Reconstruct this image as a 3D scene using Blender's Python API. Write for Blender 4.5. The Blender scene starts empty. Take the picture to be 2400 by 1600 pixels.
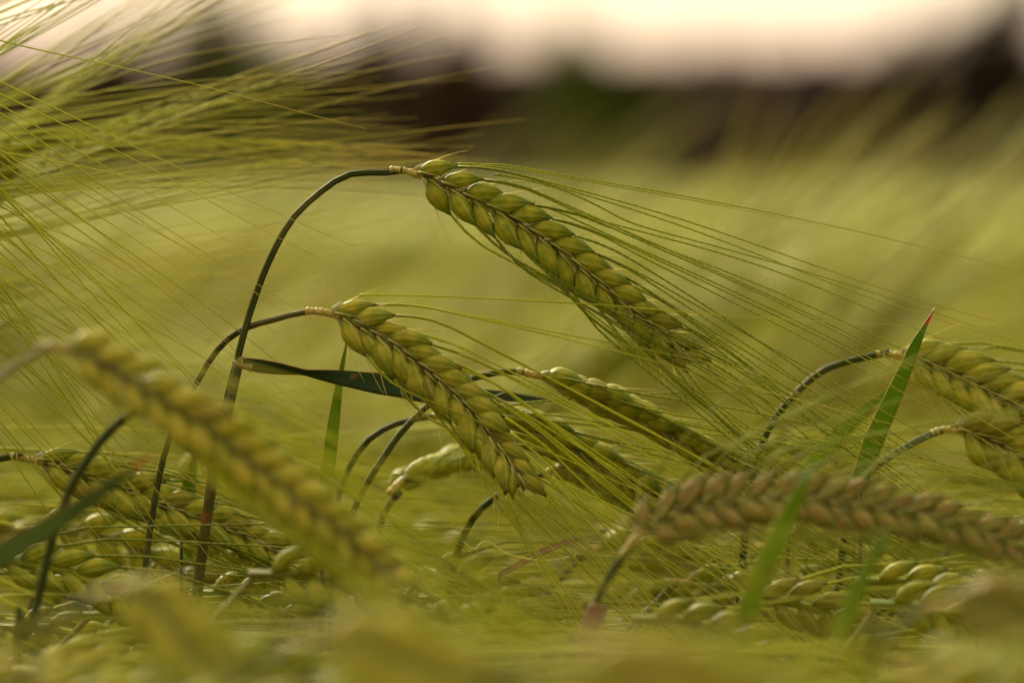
import bpy, math, random
import numpy as np
from mathutils import Vector, Matrix
R = random.Random(7)
NR = np.random.RandomState(11)
S = bpy.context.scene
COL = S.collection

# ------------------------------------------------------------------ camera
FOC = 0.95                      # metres to the two sharp ears
LENS, SENS = 185.0, 36.0
HORIZON_PY = 458
cam_d = bpy.data.cameras.new('camera')
cam = bpy.data.objects.new('camera', cam_d); COL.objects.link(cam)
EYE = Vector((0, 0, 0.80))
PITCH = math.atan((800 - HORIZON_PY) / 2400 * SENS / LENS)
cam.location = EYE
cam.rotation_euler = (math.pi / 2 - PITCH, 0, 0)
cam_d.lens = LENS; cam_d.sensor_width = SENS
cam_d.clip_start = 0.02; cam_d.clip_end = 3000
cam_d.dof.use_dof = True
cam_d.dof.focus_distance = FOC
cam_d.dof.aperture_fstop = 11.5
S.camera = cam
FWD = Vector((0, math.cos(PITCH), -math.sin(PITCH)))
UP = Vector((0, math.sin(PITCH), math.cos(PITCH)))

def P(px, py, d):
    """a point of the place seen at photograph pixel (px, py), d metres away along the view axis"""
    k = SENS / LENS / 2400 * d
    return EYE + Vector((1, 0, 0)) * ((px - 1200) * k) + UP * (-(py - 800) * k) + FWD * d

# ------------------------------------------------------------------ sky, sun, exposure
W = bpy.data.worlds.new('World'); S.world = W; W.use_nodes = True
nt = W.node_tree; nt.nodes.clear()
SUN_EL, SUN_AZ = 30.0, -24.0        # degrees above the horizon / left of the view axis
sky = nt.nodes.new('ShaderNodeTexSky'); sky.sky_type = 'NISHITA'; sky.sun_disc = False
sky.sun_elevation = math.radians(SUN_EL); sky.sun_rotation = math.radians(SUN_AZ)
sky.air_density = 1.0; sky.dust_density = 6.0; sky.ozone_density = 1.0
tc = nt.nodes.new('ShaderNodeTexCoord')
sep = nt.nodes.new('ShaderNodeSeparateXYZ'); nt.links.new(tc.outputs['Generated'], sep.inputs[0])
ramp = nt.nodes.new('ShaderNodeValToRGB')
nt.links.new(sep.outputs['Z'], ramp.inputs[0])
cr = ramp.color_ramp
cr.elements[0].position = 0.0; cr.elements[0].color = (5.4, 3.6, 2.45, 1)
cr.elements[1].position = 1.0; cr.elements[1].color = (14.5, 13.2, 9.6, 1)
e = cr.elements.new(0.018); e.color = (8.0, 4.7, 3.2, 1)
e = cr.elements.new(0.037); e.color = (10.2, 8.0, 5.4, 1)
e = cr.elements.new(0.25); e.color = (11.0, 9.7, 6.9, 1)
mx = nt.nodes.new('ShaderNodeMix'); mx.data_type = 'RGBA'; mx.inputs[0].default_value = 0.92
nt.links.new(sky.outputs[0], mx.inputs[6]); nt.links.new(ramp.outputs[0], mx.inputs[7])
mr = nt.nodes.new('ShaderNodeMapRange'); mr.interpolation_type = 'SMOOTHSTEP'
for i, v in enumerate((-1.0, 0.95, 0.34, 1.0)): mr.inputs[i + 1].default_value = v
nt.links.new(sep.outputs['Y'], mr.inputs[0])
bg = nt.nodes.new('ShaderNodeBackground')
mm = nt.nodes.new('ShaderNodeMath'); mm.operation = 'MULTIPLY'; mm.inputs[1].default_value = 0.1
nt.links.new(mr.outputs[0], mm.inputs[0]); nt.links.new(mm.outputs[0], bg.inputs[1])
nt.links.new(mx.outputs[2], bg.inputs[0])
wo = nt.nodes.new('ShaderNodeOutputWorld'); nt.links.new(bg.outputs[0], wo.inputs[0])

sd = bpy.data.lights.new('sun', 'SUN'); sd.energy = 4.8; sd.angle = math.radians(11); sd.color = (1.0, 0.90, 0.66)
so = bpy.data.objects.new('sun', sd); COL.objects.link(so)
az, el = math.radians(SUN_AZ), math.radians(SUN_EL)
sdir = Vector((math.sin(az) * math.cos(el), math.cos(az) * math.cos(el), math.sin(el)))
so.rotation_euler = sdir.to_track_quat('Z', 'Y').to_euler(); so.location = (0, 0, 6)

S.view_settings.view_transform = 'Standard'; S.view_settings.look = 'None'
S.view_settings.exposure = 0.66; S.view_settings.gamma = 1.0
S.view_settings.use_curve_mapping = False
S.render.engine = 'CYCLES'
S.cycles.max_bounces = 8; S.cycles.diffuse_bounces = 3; S.cycles.glossy_bounces = 2
S.cycles.transmission_bounces = 4; S.cycles.transparent_max_bounces = 8
S.cycles.use_denoising = True
S.cycles.caustics_reflective = False; S.cycles.caustics_refractive = False
S.cycles.sample_clamp_indirect = 4.0

# ------------------------------------------------------------------ materials
def lin(r, g, b):
    f = lambda c: (c / 255 / 12.92) if c / 255 <= 0.04045 else ((c / 255 + 0.055) / 1.055) ** 2.4
    return (f(r), f(g), f(b), 1)

class Mat:
    def __init__(s, name):
        s.m = bpy.data.materials.new(name); s.m.use_nodes = True
        s.t = s.m.node_tree; s.t.nodes.clear()
        s.out = s.n('ShaderNodeOutputMaterial')
    def n(s, t, **kw):
        o = s.t.nodes.new(t)
        for k, v in kw.items(): setattr(o, k, v)
        return o
    def l(s, a, b): s.t.links.new(a, b)
    def mix(s, fac, a, b, mode='MIX'):
        o = s.n('ShaderNodeMix', data_type='RGBA', blend_type=mode)
        for i, v in ((0, fac), (6, a), (7, b)):
            if hasattr(v, 'links'): s.l(v, o.inputs[i])
            else: o.inputs[i].default_value = v
        return o.outputs[2]
    def math(s, op, a, b=0.0, c=0.0, clamp=False):
        o = s.n('ShaderNodeMath', operation=op); o.use_clamp = clamp
        for i, v in enumerate((a, b, c)):
            if hasattr(v, 'links'): s.l(v, o.inputs[i])
            else: o.inputs[i].default_value = v
        return o.outputs[0]
    def uv(s):
        o = s.n('ShaderNodeUVMap', uv_map='UV'); q = s.n('ShaderNodeSeparateXYZ'); s.l(o.outputs[0], q.inputs[0])
        return q.outputs[0], q.outputs[1]
    def noise(s, scale, detail=3.0, coord=None, w=None):
        o = s.n('ShaderNodeTexNoise'); o.inputs['Scale'].default_value = scale; o.inputs['Detail'].default_value = detail
        if coord is None:
            g = s.n('ShaderNodeTexCoord'); coord = g.outputs['Object']
        s.l(coord, o.inputs['Vector'])
        return o.outputs['Fac']
    def rng(s, v, a, b, c=0.0, d=1.0, smooth=True):
        o = s.n('ShaderNodeMapRange'); o.interpolation_type = 'SMOOTHSTEP' if smooth else 'LINEAR'
        s.l(v, o.inputs[0])
        for i, x in enumerate((a, b, c, d)): o.inputs[i + 1].default_value = x
        return o.outputs[0]
    def rand(s): return s.n('ShaderNodeObjectInfo').outputs['Random']
    def pos(s): return s.n('ShaderNodeNewGeometry').outputs['Position']
    def finish(s, color, rough=0.5, trans=0.3, bump=None, bstr=0.3, bdist=0.0002, spec=0.4, tcol=None, sheen=0.0):
        p = s.n('ShaderNodeBsdfPrincipled')
        if hasattr(color, 'links'): s.l(color, p.inputs['Base Color'])
        else: p.inputs['Base Color'].default_value = color
        p.inputs['Roughness'].default_value = rough
        p.inputs['Specular IOR Level'].default_value = spec
        if bump is not None:
            b = s.n('ShaderNodeBump'); b.inputs['Strength'].default_value = bstr; b.inputs['Distance'].default_value = bdist
            s.l(bump, b.inputs['Height']); s.l(b.outputs[0], p.inputs['Normal'])
        if trans > 0:
            t = s.n('ShaderNodeBsdfTranslucent')
            if tcol is None: tcol = color
            if hasattr(tcol, 'links'): s.l(tcol, t.inputs[0])
            else: t.inputs[0].default_value = tcol
            m = s.n('ShaderNodeMixShader'); m.inputs[0].default_value = trans
            s.l(p.outputs[0], m.inputs[1]); s.l(t.outputs[0], m.inputs[2]); s.l(m.outputs[0], s.out.inputs[0])
        else: s.l(p.outputs[0], s.out.inputs[0])
        return s.m

def kernel_mat(name, gold, green, tip, tipamt):
    M = Mat(name); u, v = M.uv()
    # golden belly low in the grain, green shoulders, edges and beak
    belly = M.rng(M.math('ABSOLUTE', M.math('SUBTRACT', v, 0.42)), 0.10, 0.42, 1.0, 0.0)
    rib = M.math('SINE', M.math('MULTIPLY', u, 2 * math.pi * 9))
    n1 = M.noise(520, 3, M.pos())
    fac = M.math('MULTIPLY', belly, M.rng(n1, 0.3, 0.66, 0.25, 1.0))
    c = M.mix(fac, green, gold)
    c = M.mix(M.math('MULTIPLY', M.rng(rib, 0.55, 1.0), 0.22), c, lin(104, 122, 26))
    r = M.rand()
    c = M.mix(M.math('MULTIPLY', M.rng(r, 0.90, 0.96), 0.55), c, lin(140, 104, 50))
    c = M.mix(M.math('MULTIPLY', r, 0.42), c, lin(140, 142, 28))
    c = M.mix(M.rng(v, 0.86, 0.97, 0.0, tipamt), c, tip)
    edge = M.math('ABSOLUTE', M.math('SUBTRACT', M.math('ABSOLUTE', M.math('SUBTRACT', u, 0.5)), 0.145))
    c = M.mix(M.rng(edge, 0.004, 0.016, 0.7, 0.0), c, lin(200, 200, 116))
    spots = M.rng(M.noise(900, 2, M.pos()), 0.72, 0.78, 0, 0.5)
    c = M.mix(spots, c, lin(110, 70, 40))
    h = M.math('ADD', M.math('MULTIPLY', rib, 0.5), M.math('MULTIPLY', M.noise(2500, 2, M.pos()), 0.8))
    return M.finish(c, rough=0.55, trans=0.26, bump=h, bstr=0.7, bdist=0.00016, spec=0.2)

M_KERNEL = kernel_mat('grain_husk', lin(196, 184, 54), lin(114, 136, 30), lin(120, 62, 34), 0.35)
M_KERNEL_B = kernel_mat('pale_grain_husk', lin(206, 190, 66), lin(136, 148, 42), lin(104, 54, 30), 0.75)
M_KERNEL_PINK = kernel_mat('reddish_grain_husk', lin(170, 130, 76), lin(106, 106, 32), lin(204, 124, 108), 0.95)
M_KERNEL_YEL = kernel_mat('yellow_grain_husk', lin(224, 204, 84), lin(170, 168, 50), lin(190, 130, 60), 0.5)

def awn_mat(name, base, tipc, var=0.5):
    M = Mat(name); u, v = M.uv()
    c = M.mix(M.rng(v, 0.45, 1.0), base, tipc)
    c = M.mix(M.math('MULTIPLY', M.rand(), var), c, lin(84, 98, 22))
    barb = M.math('SINE', M.math('MULTIPLY', v, 500.0))
    c = M.mix(M.math('MULTIPLY', M.rng(barb, 0.3, 1.0), 0.25), c, lin(208, 204, 130))
    return M.finish(c, rough=0.6, trans=0.5, spec=0.15)
M_AWN = awn_mat('awn', lin(154, 160, 46), lin(188, 174, 70), 0.35)
M_AWN_F = awn_mat('field_awn', lin(190, 190, 52), lin(208, 192, 72), 0.3)
M_AWN_Y = awn_mat('yellow_awn', lin(186, 186, 48), lin(198, 180, 92), 0.25)

def mottled(name, a, b, scale=60, rough=0.6, trans=0.2, c3=None, bstr=0.4, bd=0.0003):
    M = Mat(name)
    n = M.noise(scale, 4, M.pos())
    c = M.mix(M.rng(n, 0.35, 0.65), a, b)
    if c3 is not None: c = M.mix(M.rng(M.noise(scale * 0.37, 2, M.pos()), 0.56, 0.68), c, c3)
    return M.finish(c, rough, trans, bump=M.noise(scale * 6, 3, M.pos()), bstr=bstr, bdist=bd)
M_COLLAR = mottled('collar', lin(214, 190, 96), lin(184, 160, 66), 900, 0.5, 0.25)
M_GLUME = mottled('glume', lin(176, 170, 104), lin(120, 116, 54), 400, 0.5, 0.35)
M_HAIR = mottled('bristle', lin(226, 216, 140), lin(196, 190, 96), 200, 0.5, 0.4)
M_STERILE = mottled('sterile_floret', lin(128, 132, 44), lin(156, 148, 70), 500, 0.6, 0.4, lin(120, 104, 50))
M_MEMBRANE = mottled('rachis_membrane', lin(214, 206, 176), lin(170, 160, 112), 600, 0.5, 0.4)

def stem_mat(name, a, b):
    M = Mat(name); u, v = M.uv()
    rib = M.math('SINE', M.math('MULTIPLY', u, 2 * math.pi * 7))
    c = M.mix(M.rng(rib, -0.4, 0.9), a, b)
    c = M.mix(M.rng(M.noise(70, 4, M.pos()), 0.48, 0.66, 0, 0.6), c, lin(112, 104, 48))
    return M.finish(c, 0.6, 0.10, bump=rib, bstr=0.4, bdist=0.00008, spec=0.15)
M_STEM = stem_mat('stem', lin(40, 48, 14), lin(84, 90, 24))
M_STEM_F = stem_mat('field_stem', lin(112, 112, 40), lin(140, 134, 56))
M_SHEATH = mottled('leaf_sheath', lin(112, 100, 44), lin(80, 84, 34), 220, 0.6, 0.15, lin(158, 88, 40))
M_NODE = mottled('stem_node', lin(116, 72, 40), lin(150, 108, 68), 200, 0.5, 0.1)

def leaf_mat(name, a, b, edge, tipc, tipstart=0.93):
    M = Mat(name); u, v = M.uv()
    vein = M.math('SINE', M.math('MULTIPLY', u, 2 * math.pi * 11))
    c = M.mix(M.rng(M.noise(70, 3, M.pos()), 0.35, 0.65), a, b)
    c = M.mix(M.rng(vein, 0.2, 1.0, 0, 0.25), c, b)
    ed = M.rng(M.math('ABSOLUTE', M.math('SUBTRACT', u, 0.5)), 0.43, 0.47)
    en = M.rng(M.noise(45, 3, M.pos()), 0.42, 0.56)
    c = M.mix(M.math('MULTIPLY', ed, en), c, edge)
    c = M.mix(M.rng(M.noise(260, 1, M.pos()), 0.70, 0.74, 0, 0.7), c, lin(150, 110, 50))
    c = M.mix(M.rng(v, tipstart, tipstart + 0.04), c, tipc)
    return M.finish(c, 0.42, 0.38, bump=vein, bstr=0.5, bdist=0.00015, spec=0.4)
M_LEAF_DARK = leaf_mat('dark_leaf', lin(26, 52, 8), lin(48, 74, 14), lin(170, 60, 30), lin(90, 70, 30))
M_LEAF = leaf_mat('bright_leaf', lin(84, 124, 8), lin(120, 150, 18), lin(196, 172, 80), lin(196, 96, 62), 0.88)
M_LEAF_RED = leaf_mat('mid_green_leaf', lin(66, 92, 6), lin(92, 112, 14), lin(180, 90, 40), lin(200, 90, 60), 0.9)
M_LEAF_P = leaf_mat('plain_leaf', lin(116, 142, 8), lin(148, 168, 20), lin(190, 178, 60), lin(130, 140, 40), 0.93)
M_LEAF_F = leaf_mat('field_leaf', lin(126, 138, 30), lin(160, 160, 50), lin(160, 130, 60), lin(150, 120, 60), 0.8)

# ------------------------------------------------------------------ geometry helpers
class MB:
    """collects vertices and faces, then becomes ONE mesh"""
    def __init__(s): s.v = []; s.f = []; s.uv = []; s.n = 0
    def add(s, verts, faces, uvs):
        s.v.append(np.asarray(verts, dtype=np.float64))
        s.f.extend([tuple(i + s.n for i in f) for f in faces]); s.uv.extend(uvs); s.n += len(verts)
    def mesh(s, name, mat, smooth=True):
        me = bpy.data.meshes.new(name)
        V = np.concatenate(s.v) if s.v else np.zeros((0, 3))
        me.from_pydata(V.tolist(), [], s.f)
        ul = me.uv_layers.new(name='UV')
        flat = np.array([c for fu in s.uv for c in fu], dtype=np.float32).ravel()
        ul.data.foreach_set('uv', flat)
        if smooth: me.polygons.foreach_set('use_smooth', [True] * len(me.polygons))
        me.materials.append(mat); me.update()
        return me

def link(name, data, parent=None, mw=None):
    o = bpy.data.objects.new(name, data); COL.objects.link(o)
    if parent is not None: o.parent = parent
    if mw is not None: o.matrix_local = mw
    return o

def thing(name, label, cat, loc, group=None):
    o = link(name, None); o.location = loc; o.empty_display_size = 0.05
    o['label'] = label; o['category'] = cat
    if group: o['group'] = group
    return o

def spline(pts, n, close=False):
    """smooth curve through pts, n+1 points evenly spaced along its length"""
    p = np.array([tuple(q) for q in pts], dtype=float)
    q = np.vstack([2 * p[0] - p[1], p, 2 * p[-1] - p[-2]])
    out = []
    for i in range(1, len(q) - 2):
        t = np.linspace(0, 1, 24, endpoint=False)[:, None]
        a, b, c, d = q[i - 1], q[i], q[i + 1], q[i + 2]
        out.append(0.5 * ((2 * b) + (c - a) * t + (2 * a - 5 * b + 4 * c - d) * t ** 2 + (3 * b - a - 3 * c + d) * t ** 3))
    out = np.vstack(out + [p[-1:]])
    for _ in range(6):
        out[1:-1] = 0.25 * out[:-2] + 0.5 * out[1:-1] + 0.25 * out[2:]
    L = np.r_[0, np.cumsum(np.linalg.norm(np.diff(out, axis=0), axis=1))]
    s = np.linspace(0, L[-1], n + 1)
    return np.stack([np.interp(s, L, out[:, k]) for k in range(3)], 1)

def tangents(p):
    t = np.gradient(p, axis=0); return t / np.maximum(np.linalg.norm(t, axis=1, keepdims=True), 1e-12)

def frames(p, ref=None):
    T = tangents(p)
    if ref is None: ref = np.array([0.13, -1.0, 0.21])
    A = np.zeros_like(T); a = ref - np.dot(ref, T[0]) * T[0]; a /= np.linalg.norm(a)
    for i in range(len(T)):
        a = a - np.dot(a, T[i]) * T[i]; a /= np.linalg.norm(a); A[i] = a
    return T, A, np.cross(T, A)

def tube(mb, p, r, sides=6, ref=None, cap=True, flat=1.0):
    p = np.asarray(p); T, A, B = frames(p, ref); n = len(p)
    r = np.broadcast_to(np.asarray(r, dtype=float), (n,))
    th = np.arange(sides) / sides * 2 * math.pi
    V = p[:, None, :] + r[:, None, None] * (np.cos(th)[None, :, None] * A[:, None, :] * flat + np.sin(th)[None, :, None] * B[:, None, :])
    F = []; U = []
    for i in range(n - 1):
        v0, v1 = i / (n - 1), (i + 1) / (n - 1)
        for j in range(sides):
            k = (j + 1) % sides
            F.append((i * sides + j, i * sides + k, (i + 1) * sides + k, (i + 1) * sides + j))
            u0, u1 = j / sides, (j + 1) / sides
            U.append(((u0, v0), (u1, v0), (u1, v1), (u0, v1)))
    if cap:
        F.append(tuple(range(sides - 1, -1, -1))); U.append(tuple((0.5, 0.0) for _ in range(sides)))
        F.append(tuple((n - 1) * sides + j for j in range(sides))); U.append(tuple((0.5, 1.0) for _ in range(sides)))
    mb.add(V.reshape(-1, 3), F, U)

def leaf_strip(mb, p, w, ref, fold=0.25, thick=0.00018, twist=None, sides=None):
    """a blade with a folded midrib and a real thickness; ref = direction its face looks"""
    p = np.asarray(p); T, A, B = frames(p, ref); n = len(p)
    w = np.asarray(w, dtype=float)
    if twist is not None:
        c, s_ = np.cos(twist)[:, None], np.sin(twist)[:, None]
        A, B = A * c + B * s_, B * c - A * s_
    prof = [(-1, 0.0), (-0.5, 0.45), (0, 1.0), (0.5, 0.45), (1, 0.0)]
    ring = []
    for x, h in prof: ring.append((x, -fold * h, 1))
    for x, h in prof[::-1]: ring.append((x, -fold * h, -1))
    m = len(ring); V = np.zeros((n, m, 3))
    for j, (x, h, sgn) in enumerate(ring):
        V[:, j] = p + B * (x * w)[:, None] + A * (h * w)[:, None] + A * (sgn * thick / 2)
    F = []; U = []
    for i in range(n - 1):
        v0, v1 = i / (n - 1), (i + 1) / (n - 1)
        for j in range(m):
            k = (j + 1) % m
            F.append((i * m + j, i * m + k, (i + 1) * m + k, (i + 1) * m + j))
            u0, u1 = (ring[j][0] + 1) / 2, (ring[k][0] + 1) / 2
            U.append(((u0, v0), (u1, v0), (u1, v1), (u0, v1)))
    F.append(tuple(range(m - 1, -1, -1))); U.append(tuple((0.5, 0.0) for _ in range(m)))
    F.append(tuple((n - 1) * m + j for j in range(m))); U.append(tuple((0.5, 1.0) for _ in range(m)))
    mb.add(V.reshape(-1, 3), F, U)

def kernel_geo(nu, nv, rs, plump=1.0):
    """unit grain: z 0..1 from foot to beak, x away from the rachis, y towards the viewer side"""
    tk = [0, .05, .14, .28, .42, .56, .70, .80, .88, .94, 1.0]
    rk = [.15, .34, .66, .94, 1.03, .95, .72, .50, .31, .18, .08]
    t = np.linspace(0, 1, nv) ; r = np.interp(t, tk, rk)
    if nv > 8: r[1:-1] = 0.2 * r[:-2] + 0.6 * r[1:-1] + 0.2 * r[2:]
    th = np.arange(nu) / nu * 2 * math.pi
    bow = 0.045 * rs.uniform(0.3, 1.4)
    V = np.zeros((nv, nu, 3))
    for i in range(nv):
        W_, D_ = 0.188 * plump * r[i], 0.192 * plump * r[i]
        ca, sa = np.cos(th), np.sin(th)
        rad = 1 + 0.018 * np.cos(th * 9) - 0.045 * np.exp(-((np.abs(np.arctan2(sa, -ca)) - 0.9) / 0.16) ** 2)
        V[i, :, 0] = ca * W_ * rad + bow * math.sin(math.pi * t[i]) * 1.0 - 0.03 * t[i] - 0.16 * max(0, t[i] - 0.72) ** 1.3
        V[i, :, 1] = np.sign(sa) * np.abs(sa) ** 0.95 * D_ * rad
        V[i, :, 2] = t[i]
    V[:, :, 0] += rs.normal(0, 0.004, (nv, 1)); V[:, :, 1] += rs.normal(0, 0.004, (nv, 1))
    F = []; U = []
    for i in range(nv - 1):
        for j in range(nu):
            k = (j + 1) % nu
            F.append((i * nu + j, i * nu + k, (i + 1) * nu + k, (i + 1) * nu + j))
            U.append(((j / nu, t[i]), ((j + 1) / nu, t[i]), ((j + 1) / nu, t[i + 1]), (j / nu, t[i + 1])))
    F.append(tuple(range(nu - 1, -1, -1))); U.append(tuple((0.5, 0.0) for _ in range(nu)))
    F.append(tuple((nv - 1) * nu + j for j in range(nu))); U.append(tuple((0.5, 1.0) for _ in range(nu)))
    return V.reshape(-1, 3), F, U

KG_HI = [kernel_geo(18, 16, NR, plump=0.94 + 0.05 * i) for i in range(5)]
KG_LO = [kernel_geo(9, 9, NR, plump=1.0) for i in range(2)]
_kcache = {}
def kernel_data(mat, i):
    key = (mat.name, i)
    if key not in _kcache:
        mb = MB(); mb.add(*KG_HI[i]); _kcache[key] = mb.mesh('kernel', mat)
    return _kcache[key]

def rot_about(v, axis, a):
    return v * math.cos(a) + np.cross(axis, v) * math.sin(a) + axis * np.dot(axis, v) * (1 - math.cos(a))

# ------------------------------------------------------------------ one barley plant
DOWN = np.array([0, 0, -1.0])
def barley(root, off, stem_pts, ear_pts, nrm=(0, -1, 0), n=27, klen=0.0090, spread=27, hi=True, kmat=None, amat=None,
           awn_len=0.105, awn_r=0.000155, stem_r=0.00068, awn_segs=16, fan=2.5, rng=None, collar=True, sheath=None,
           droop=0.12, stem_mat_=None, extra=False, lines=True, awn_skip=0.0, depth_fan=6.0, wander=1.0):
    """root: the plant's Empty. off: subtract from world points. stem_pts run from the ground up to the ear's foot."""
    rs = rng or NR
    off = np.array(tuple(off)); kmat = kmat or M_KERNEL; amat = amat or M_AWN
    # stem
    sp = spline([np.array(tuple(q)) - off for q in stem_pts], 260 if hi == 'hero' else (40 if hi else 24))
    mb = MB(); rr = np.interp(np.linspace(0, 1, len(sp)), [0, .5, .8, 1], [2.0, 1.6, 1.15, 0.95]) * stem_r
    tube(mb, sp, rr, 10 if hi else 5)
    link('stem', mb.mesh('stem', stem_mat_ or (M_STEM if hi else M_STEM_F)), root)
    # ear axis
    ax = spline([np.array(tuple(q)) - off for q in ear_pts], 90)
    Lc = 0.0 if not collar else 0.0042
    T = tangents(ax); nrm = np.array(nrm, dtype=float); nrm /= np.linalg.norm(nrm)
    L = np.r_[0, np.cumsum(np.linalg.norm(np.diff(ax, axis=0), axis=1))]; tot = L[-1]
    def at(s):
        p = np.array([np.interp(s, L, ax[:, k]) for k in range(3)])
        t = np.array([np.interp(s, L, T[:, k]) for k in range(3)]); t /= np.linalg.norm(t)
        N = nrm - np.dot(nrm, t) * t; N /= np.linalg.norm(N)
        return p, t, N, np.cross(N, t)
    m2 = MB(); ss = np.linspace(0, 1, 40 if hi else 10)
    pts = np.array([at(s * tot * 0.97)[0] for s in ss])
    zig = np.array([at(s * tot * 0.97)[3] for s in ss])
    if hi: pts = pts + zig * (0.00025 * np.sin(np.arange(len(ss)) * math.pi * 0.75))[:, None]
    tube(m2, pts, 0.00048 if hi else 0.0008, 6 if hi else 4)
    ear = link('ear', m2.mesh('ear', M_STERILE if hi else kmat), root)
    if collar and hi:
        mc = MB(); nn = 34; q = np.array([at(s)[0] for s in np.linspace(0, 0.0062, nn)])
        q = q - (q[1] - q[0]) * 5
        bumps = 1.05 + 0.38 * np.abs(np.sin(np.cumsum(rs.uniform(0.15, 1.0, nn)))) + 0.10 * rs.normal(size=nn)
        tube(mc, q, 0.00052 * bumps, 9); link('collar', mc.mesh('collar', M_COLLAR), ear)
    s0 = Lc; step = (tot - s0 - klen * 0.55) / (n - 1)
    glum = MB(); kern = MB(); awnm = MB(); ster = MB(); memb = MB()
    for i in range(n):
        side = 1 if i % 2 == 0 else -1
        s = s0 + i * step; f = i / (n - 1)
        p, t, N, B = at(s)
        ang = math.radians(spread * (1.15 - 0.34 * f) + rs.normal(0, 2.8))
        tip_t = at(min(s + klen * 0.6, tot))[1]
        out = B * side
        kd = tip_t * math.cos(ang) + out * math.sin(ang)
        kd = kd + N * rs.normal(0.07, 0.04); kd /= np.linalg.norm(kd)
        z = kd; x = out - np.dot(out, z) * z; x /= np.linalg.norm(x)
        y = np.cross(z, x)
        rl = rs.normal(0, 0.22); x, y = x * math.cos(rl) + y * math.sin(rl), y * math.cos(rl) - x * math.sin(rl)
        kl = klen * (0.90 + 0.16 * math.sin(math.pi * min(1, f * 1.15 + 0.1))) * rs.uniform(0.93, 1.05)
        if f > 0.93: kl *= 0.84
        kw = kl * rs.uniform(0.90, 1.10) * (0.72 if rs.uniform() < 0.05 else 1)
        base = p + out * 0.00022 + N * rs.normal(0.0001, 0.0002)
        Mx = np.eye(4); Mx[:3, 0] = x * kw; Mx[:3, 1] = y * kw; Mx[:3, 2] = z * kl; Mx[:3, 3] = base
        if hi:
            link('kernel', kernel_data(kmat, rs.randint(5)), ear, Matrix(Mx.tolist()))
        else:
            V, F, U = KG_LO[i % 2]
            kern.add(V @ Mx[:3, :3].T + base, F, U)
        tip = base + z * kl * 0.985 + x * (-0.03 - 0.16 * 0.28 ** 1.3) * kw; kd = kd - out * 0.22; kd /= np.linalg.norm(kd)
        # awn: leaves along the beak, bends to the run of the ear and on
        for rep_ in range(2 if (hi == 'hero' and extra and i % 3 != 1 and i < 15) else (1 if rs.uniform() > awn_skip else 0)):
            al = awn_len * rs.uniform(0.82, 1.15) * (1.0 - 0.12 * f)
            if rep_: al *= 0.9
            fa = math.radians((fan + 4 * rep_) * (0.4 + 1.0 * f) * side * rs.uniform(0.2, 1.3) * 1.0)
            tt = rot_about(t, N, fa * 1.0)
            tt = tt + N * math.sin(math.radians(rs.normal(0, depth_fan))); tt /= np.linalg.norm(tt)
            ns = awn_segs; q = [tip]; d = kd.copy(); h = al / ns
            wob = rs.normal(0, 0.022, 3) * wander; wob2 = rs.normal(0, 0.03, 3) * wander
            for j in range(ns):
                g = (j + 0.5) / ns; blend = min(1.0, (g * al / 0.013)) ; blend = blend * blend * (3 - 2 * blend)
                d = kd * (1 - blend) + tt * blend + wob * math.sin(g * 5.0) + wob2 * math.sin(g * 9 + i) + DOWN * droop * g * g
                d = d / np.linalg.norm(d); q.append(q[-1] + d * h)
            q = np.array(q); rr = awn_r * np.interp(np.linspace(0, 1, ns + 1), [0, .05, .15, .4, 1], [1.9, 1.45, 1.12, .95, 0.26])
            if hi:
                ma = MB(); tube(ma, q, rr, 4, cap=True, flat=0.7); link('awn', ma.mesh('awn', amat), ear)
            else: tube(awnm, q, rr, 3, cap=False)
        if hi:
            # two bristle-tipped glumes at the grain's foot, one outside and one along the midline
            for g_ in (0, 1):
                gd = (kd * 0.95 + out * (0.34 if g_ == 0 else -0.20) + N * rs.normal(0.10 if g_ else 0.0, 0.10)); gd /= np.linalg.norm(gd)
                gl = rs.uniform(0.008, 0.0125) if g_ == 0 else rs.uniform(0.003, 0.0055)
                b0 = base + (out * 0.0006 if g_ == 0 else N * 0.0011)
                u_ = np.linspace(0, 1, 9); bend = (out * 0.0012 if g_ == 0 else N * 0.0004)
                q = b0 + gd * (gl * u_)[:, None] + bend * (np.sin(u_ * math.pi * 0.7))[:, None]
                wd = np.interp(u_, [0, .12, .35, .55, 1], [.00010, .00020, .00014, .00006, .00003])
                tube(glum, q, wd, 4, flat=0.4)
            # sterile side florets down the middle of the face
            for sg in (1, -1):
                sd_ = t * 0.97 + out * 0.20; sd_ /= np.linalg.norm(sd_)
                u_ = np.linspace(0, 1, 8)
                q = p - out * 0.0001 + N * sg * (0.0007 + 0.0006 * np.sin(u_ * math.pi))[:, None] + sd_ * (0.0050 * u_)[:, None]
                wd = np.interp(u_, [0, .2, .5, .8, 1], [.00015, .00024, .00022, .00012, .00004]) * rs.uniform(0.8, 1.15)
                tube(ster, q, wd, 5, flat=0.45)
            # pale membrane where the grain sits on the rachis
            u_ = np.linspace(0, 1, 6)
            q = p - t * 0.0007 + out * (0.0004 + 0.0020 * u_)[:, None] + t * (0.0016 * u_)[:, None] - N * 0.0001
            tube(memb, q, np.interp(u_, [0, .4, 1], [.0004, .00042, .0001]), 5, flat=0.4)
    if hi:
        link('glumes', glum.mesh('glumes', M_HAIR), ear); link('sterile_florets', ster.mesh('sterile_florets', M_STERILE), ear)
        link('rachis_membrane', memb.mesh('rachis_membrane', M_MEMBRANE), ear)
    else:
        k = link('kernels', kern.mesh('kernels', kmat), ear); k['kind'] = 'stuff'
        a = link('awns', awnm.mesh('awns', amat), ear); a['kind'] = 'stuff'
    return ear

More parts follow.
